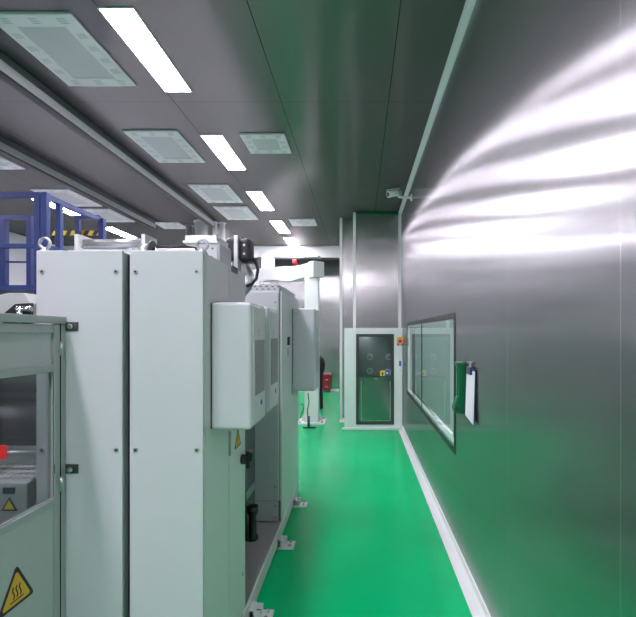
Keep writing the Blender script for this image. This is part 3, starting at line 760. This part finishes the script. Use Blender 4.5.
for px, py in ((370, 357), (389, 357), (370, 371), (388, 372)):
    c = P(px, py, AY + .3); b = MB('trim', 'black')
    b.ring(c, .055, .011, 'Y').use(1).lathe(c + Vector((0, .03, 0)), [(.05, 0), (.03, -.03), (.02, -.05)], 'Y').use(0).ring(c + Vector((0, -.03, 0)), .022, .008, 'Y')
    b.build('nozzle', sh)
MB('chamberlamp').box(X(362, AY + .2), X(369, AY + .2), AY + .16, AY + .24, dz1 - .02, dz1 - .007).build('chamber_light', sh)
fr = MB('dark'); t = .06
fr.box(dx0, dx0 + t, AY - .012, AY + .03, dz0, dz1).box(dx1 - t, dx1, AY - .012, AY + .03, dz0, dz1).box(dx0 + t, dx1 - t, AY - .012, AY + .03, dz1 - t, dz1).box(dx0 + t, dx1 - t, AY - .012, AY + .03, dz0, dz0 + t)
zm = Z(376, AY)
fr.box(dx0 + t, dx1 - t, AY - .01, AY + .03, zm - .03, zm + .005)
adoor = fr.build('door', sh, bevel=.004)
MB('glassg').box(dx0 + t, dx1 - t, AY + .008, AY + .014, zm, dz1 - t).build('glass_pane', adoor)
k = MB('kick', 'alu'); k.box(dx0 + t, dx1 - t, AY + .004, AY + .02, dz0 + t, zm - .03)
k.use(1); bx0, bx1, bz0, bz1 = X(361, AY), X(390.5, AY), Z(421, AY), Z(381, AY)
k.box(bx0, bx0 + .012, AY, AY + .004, bz0, bz1).box(bx1 - .012, bx1, AY, AY + .004, bz0, bz1).box(bx0, bx1, AY, AY + .004, bz0, bz0 + .012)
k.build('kick_panel', adoor)
MB('chrome').cyl((X(376, AY), AY - .012, zm - .05), (X(376, AY), AY - .05, zm - .05), .018, 12).box(X(374.5, AY), X(377.5, AY), AY - .055, AY - .045, zm - .06, zm - .04).build('handle', adoor)
s = MB('ystick', 'black'); yq = AY - .002
s.box(X(380.2, AY), X(385, AY), yq, yq + .01, Z(377, AY), Z(370.5, AY)); s.use(1).quadbox([(X(382.6, AY), yq - .0015, Z(376, AY)), (X(381.5, AY), yq - .0015, Z(372.6, AY)), (X(383.8, AY), yq - .0015, Z(372.6, AY))], (0, .001, 0))
s.build('yellow_sticker', adoor, label='yellow warning sticker on the door glass')
s = MB('bstick', 'paper'); s.box(X(385.4, AY), X(388.8, AY), yq, yq + .01, Z(377, AY), Z(370.5, AY)); s.use(1).cyl((X(387.1, AY), yq - .001, Z(373, AY)), (X(387.1, AY), yq + .002, Z(373, AY)), .02, 14)
s.build('blue_sticker', adoor, label='blue notice sticker on the door glass')
# devices on the frame beside the door
ic = thing('intercom', 'white door intercom panel right of the air shower door', 'intercom', (X(399, AY), AY, 1.3))
MB('white').box(X(397.6, AY - .03), X(402.6, AY - .03), AY - .035, AY, Z(375, AY), Z(358.5, AY), .01).build('housing', ic)
MB('bstick').box(X(399, AY - .04), X(401.2, AY - .04), AY - .037, AY - .034, Z(366, AY), Z(361, AY)).build('screen', ic)
MB('cab2').cyl((X(400, AY), AY - .036, Z(371, AY)), (X(400, AY), AY - .042, Z(371, AY)), .02).build('button', ic)
sg = MB('orange', 'red', 'green', 'ystick')
sx0, sx1, sz0, sz1 = X(397, AY), X(403.3, AY), Z(345.5, AY), Z(337, AY)
sg.box(sx0, sx1, AY - .006, AY, sz0, sz1)
mx_, mz_ = (sx0 + sx1) / 2, (sz0 + sz1) / 2
sg.use(1).box(mx_ - .03, mx_ + .03, AY - .008, AY - .006, mz_ - .025, mz_ + .025)
for i, (a, q) in enumerate(((sx0, sz0), (sx1 - .035, sz0), (sx0, sz1 - .04), (sx1 - .035, sz1 - .04))):
    sg.use(2 if i < 2 else 3).box(a, a + .035, AY - .008, AY - .006, q, q + .04)
tag(sg.build('wall_sign'), 'small orange safety sign above the intercom', 'sign')
so = MB('paper'); so.box(X(397.3, AY), X(399.6, AY), AY - .012, AY, Z(418, AY), Z(411, AY), .004)
tag(so.build('wall_socket'), 'small white socket low on the frame right of the air shower door', 'socket')

# ------------------------------------------------------------------ security camera
sc = thing('security_camera', 'pale bullet security camera on the right wall under the ceiling', 'camera', (WX, 7.55, Z(197, 7.55)))
cY = 7.55; zc = Z(197.5, cY)
MB('white').lathe((WX, cY, zc), [(.06, 0), (.06, -.012), (.05, -.02)], 'X', 20).build('mount', sc)
MB('white').tube([(WX, cY, zc), (WX - .12, cY, zc), (WX - .22, cY, zc + .01), (WX - .24, cY, zc + .04)], .022, 12).build('arm', sc)
d = Vector((-.8, -.35, -.25)).normalized(); c0 = Vector((WX - .20, cY + .03, zc + .10))
MB('white').cyl(c0, c0 + d * .24, .055, 20).build('body', sc)
MB('black').cyl(c0 + d * .236, c0 + d * .243, .042, 20).build('lens', sc)
MB('white').quadbox([c0 + Vector((0, -.05, .058)), c0 + Vector((0, .05, .058)), c0 + d * .27 + Vector((0, .05, .058)), c0 + d * .27 + Vector((0, -.05, .058))], (0, 0, .008)).build('sun_shield', sc)

# ------------------------------------------------------------------ green wall unit and clipboard
gy = 3.78
gu = thing('wall_dispenser', 'green metal wall unit with an angled foot beside the window', 'wall unit', (WX, gy, 1.35))
sg_ = F / gy
zt, zb = Z(362, gy), Z(413, gy)
MB('green').box(WX - .052, WX, gy - .055, gy + .055, zt - .30, zt - .01, .008).build('body', gu)
MB('green').box(WX - .066, WX, gy - .065, gy + .065, zt - .035, zt, .006).build('cap', gu)
MB('green').box(WX - .060, WX - .048, gy - .03, gy + .03, zt - .29, zt - .04, .006).build('front_rib', gu)
MB('green').quadbox([(WX, gy - .05, zt - .29), (WX - .055, gy - .05, zt - .29), (WX - .092, gy - .05, zb + .05), (WX - .082, gy - .05, zb + .01), (WX - .05, gy - .05, zb), (WX, gy - .05, zb)], (0, .10, 0)).build('foot', gu, bevel=.006)
MB('dark').cyl((WX - .065, gy - .052, zb + .05), (WX - .065, gy - .058, zb + .05), .018).build('knob', gu)
cy = 3.44
cl = thing('clipboard', 'white clipboard of paper hanging on the right wall beside the green wall unit', 'clipboard', (WX, cy, 1.3))
z1_, z0_ = Z(371, cy), Z(421, cy)
MB('paper').quadbox([(WX - .018, cy - .09, z1_), (WX - .018, cy + .15, z1_ + .01), (WX - .03, cy + .15, z0_ + .02), (WX - .03, cy - .09, z0_ - .01)], (.006, 0, 0)).build('paper', cl)
MB('navy').quadbox([(WX - .011, cy - .095, z1_ + .015), (WX - .011, cy + .155, z1_ + .02), (WX - .023, cy + .155, z0_ + .015), (WX - .023, cy - .095, z0_ - .015)], (.006, 0, 0)).build('board', cl)
MB('navy').box(WX - .035, WX - .008, cy - .03, cy + .09, z1_ - .03, z1_ + .03, .005).build('clip', cl)
MB('galv').cyl((WX, cy + .03, z1_ + .065), (WX - .04, cy + .03, z1_ + .065), .009).ring((WX - .02, cy + .03, z1_ + .045), .022, .005, 'X').build('hanger', cl)

# ------------------------------------------------------------------ world, camera, colour
wd_ = bpy.data.worlds.new('world'); bpy.context.scene.world = wd_; wd_.use_nodes = True
wd_.node_tree.nodes['Background'].inputs[0].default_value = (0.8, 0.9, 1, 1)
wd_.node_tree.nodes['Background'].inputs[1].default_value = 0.02
cam = bpy.data.cameras.new('camera'); co = bpy.data.objects.new('camera', cam); C.objects.link(co)
co.location = (0, 0, EYE); co.rotation_euler = (PI / 2, 0, 0)
cam.sensor_fit = 'HORIZONTAL'; cam.sensor_width = 36; cam.lens = F / 636 * 36
cam.shift_x = (318 - CX) / 636; cam.shift_y = (CY - 308.5) / 636
cam.clip_start = .02; cam.clip_end = 100
S = bpy.context.scene; S.camera = co
S.view_settings.view_transform = 'Standard'; S.view_settings.look = 'None'; S.view_settings.gamma = 1; S.view_settings.use_curve_mapping = False
S.view_settings.exposure = 1.8
S.cycles.use_denoising = True
S.cycles.max_bounces = 12; S.cycles.glossy_bounces = 8; S.cycles.diffuse_bounces = 5; S.cycles.transparent_max_bounces = 12
S.cycles.sample_clamp_indirect = 8
